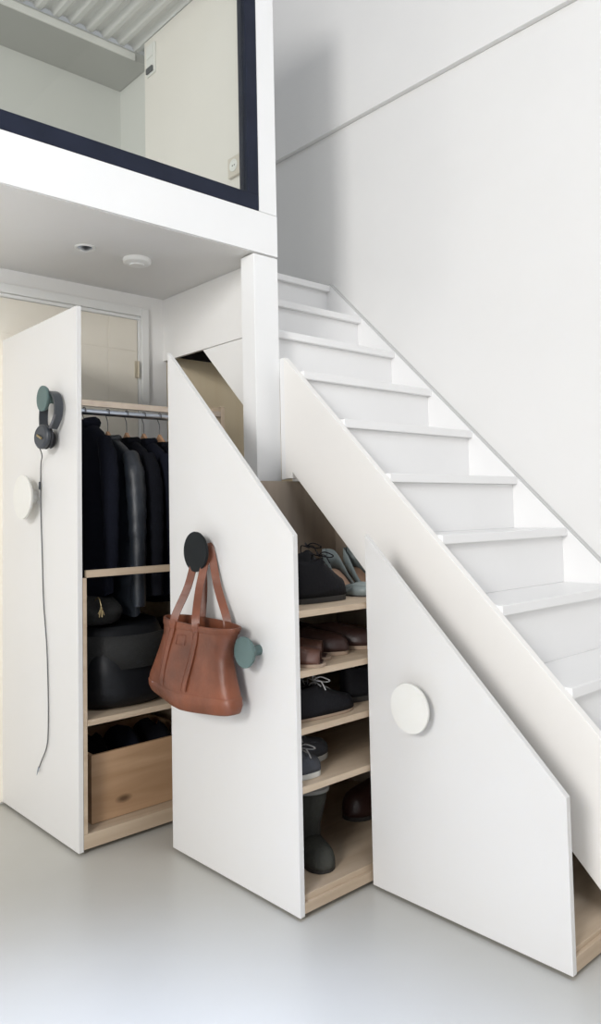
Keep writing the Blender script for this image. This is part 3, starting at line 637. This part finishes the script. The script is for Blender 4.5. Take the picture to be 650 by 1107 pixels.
zt = 0.6963; g4 = 'brown slip-ons on the second shelf'
shoe('slip_on_shoe', 'brown open-toed slip-on nearest the sloping panel, second shelf', (-1.790, 1.498, zt), DY * 0.12 + 0.55, L=0.115 + 0.0, W=0.075, ankle=0.05, toe_h=0.035, upper='shoebr', sole='solet', sole_h=0.010, open_to=0.3, group=g4, peep=True, inner='shoedk')
shoe('slip_on_shoe', 'brown open-toed slip-on second from the sloping panel, second shelf', (-1.915, 1.515, zt), 0.75, L=0.205, W=0.085, ankle=0.062, toe_h=0.045, upper='shoebr', sole='solet', sole_h=0.010, open_to=0.35, group=g4, peep=True, inner='shoedk')
g5 = 'dark brown shoes on the second shelf'
shoe('leather_shoe', 'dark brown leather shoe in the middle of the second shelf', (-2.00, 1.60, zt), 0.62, L=0.26, W=0.095, ankle=0.075, toe_h=0.05, upper='shoedk', sole='solet', sole_h=0.013, group=g5)
shoe('leather_shoe', 'dark brown leather shoe at the far end of the second shelf', (-2.02, 1.745, zt), 0.55, L=0.26, W=0.09, ankle=0.075, toe_h=0.05, upper='shoedk', sole='solet', sole_h=0.013, group=g5)
zt = 0.5343; g6 = 'dark sneakers on the third shelf'
shoe('sneaker', 'dark navy sneaker with grey laces, third shelf front', (-1.775, 1.472, zt), DY - 0.03, L=0.262, W=0.088, ankle=0.095, toe_h=0.042, upper='shoeb', sole='solet', sole_h=0.010, laces='lace', group=g6)
shoe('sneaker', 'dark navy sneaker standing behind the laced one, third shelf', (-1.885, 1.482, zt), DY - 0.05, L=0.262, W=0.088, ankle=0.095, toe_h=0.042, upper='shoeb', sole='solet', sole_h=0.010, laces='lace', group=g6)
shoe('leather_shoe', 'black shoe at the far end of the third shelf', (-1.83, 1.765, zt), DY - 0.1, L=0.262, W=0.095, ankle=0.10, toe_h=0.06, upper='shoeb', sole='soled')
zt = 0.3693; g7 = 'grey sneakers on the fourth shelf'
shoe('sneaker', 'grey canvas sneaker with white sole, nearer of the pair on the fourth shelf', (-1.775, 1.470, zt), DY, L=0.118, W=0.085, ankle=0.065, toe_h=0.036, upper='shoeg', sole='sole', sole_h=0.016, laces='lace', group=g7)
shoe('sneaker', 'grey canvas sneaker with white sole, deeper of the pair on the fourth shelf', (-1.872, 1.470, zt), DY, L=0.245, W=0.088, ankle=0.078, toe_h=0.042, upper='shoeg', sole='sole', sole_h=0.018, laces='lace', group=g7)
zt = 0.0643
shoe('suede_boot', 'dark green suede boot with a grey cuff on the base of the shoe cabinet', (-1.940, 1.672, zt), -0.35, L=0.195, W=0.09, ankle=0.065, toe_h=0.055, upper='boot', sole='soled', sole_h=0.012, shaft=0.205)
shoe('leather_shoe', 'round-toed dark red-brown shoe at the far side of the cabinet base', (-2.00, 2.195, zt), -DY, L=0.265, W=0.115, ankle=0.10, toe_h=0.075, upper='shoedk', sole='soled', sole_h=0.015)

# ------------------------------------------------------------------ small fixtures
sp = thing('recessed_spotlight', 'small chrome recessed spotlight in the grey loft underside', 'spotlight', (-2.797, 1.347, ZS))
obj('lamp_rim', MB().lathe([(0.030, 0.0), (0.040, 0.0), (0.041, 0.004), (0.036, 0.007), (0.029, 0.004), (0.028, -0.0)], (-2.797, 1.347, ZS - 0.0002), (0, 0, -1), 32), M['white'], sp, smooth=True)
obj('lamp_reflector', MB().lathe([(0.027, 0.0), (0.026, 0.004), (0.012, 0.012), (0.0, 0.014)], (-2.797, 1.347, ZS - 0.0003), (0, 0, -1), 24), M['steel'], sp, smooth=True)
sd = thing('smoke_detector', 'round white smoke detector on the loft underside', 'smoke detector', (-2.797, 1.573, ZS))
obj('detector_body', MB().lathe([(0.056, 0.0), (0.058, 0.004), (0.056, 0.017), (0.050, 0.022), (0.0, 0.023)], (-2.797, 1.573, ZS - 0.0002), (0, 0, -1), 40), M['white'], sd, smooth=True)
obj('detector_grille', MB().lathe([(0.016, 0.0), (0.030, 0.0), (0.028, 0.005), (0.0, 0.006)], (-2.797, 1.573, ZS - 0.0232), (0, 0, -1), 24), M['white'], sd, smooth=True)
yc = 1.905
sw = thing('light_switch', 'white double wall switch high on the cream loft wall', 'switch', (-3.22, yc, 3.39))
obj('switch_plate', MB().box(-3.262, -3.185, yc - 0.010, yc - 0.0003, 3.31, 3.465), M['white'], sw, bevel=0.003)
obj('rocker', MB().box(-3.252, -3.195, yc - 0.015, yc - 0.0102, 3.395, 3.455), M['white'], sw, bevel=0.002)
obj('rocker', MB().box(-3.252, -3.195, yc - 0.020, yc - 0.0102, 3.318, 3.345), M['cordm'], sw, bevel=0.002)
so = thing('wall_socket', 'cream power socket low on the cream loft wall', 'socket', (-2.545, yc, 2.62))
obj('socket_plate', MB().box(-2.590, -2.505, yc - 0.016, yc - 0.0003, 2.570, 2.655), M['socketm'], so, bevel=0.003)
obj('socket_outlet', MB().lathe([(0.026, 0.0), (0.026, 0.003), (0.021, 0.003), (0.020, 0.0012), (0.0, 0.0012)], (-2.5475, yc - 0.0162, 2.615), (0, -1, 0), 28), M['white'], so, smooth=True)
obj('socket_hole', MB().lathe([(0.003, 0), (0.003, 0.0006)], (-2.5545, yc - 0.0176, 2.615), (0, -1, 0), 8).lathe([(0.003, 0), (0.003, 0.0006)], (-2.5405, yc - 0.0176, 2.615), (0, -1, 0), 8), M['dark'], so)
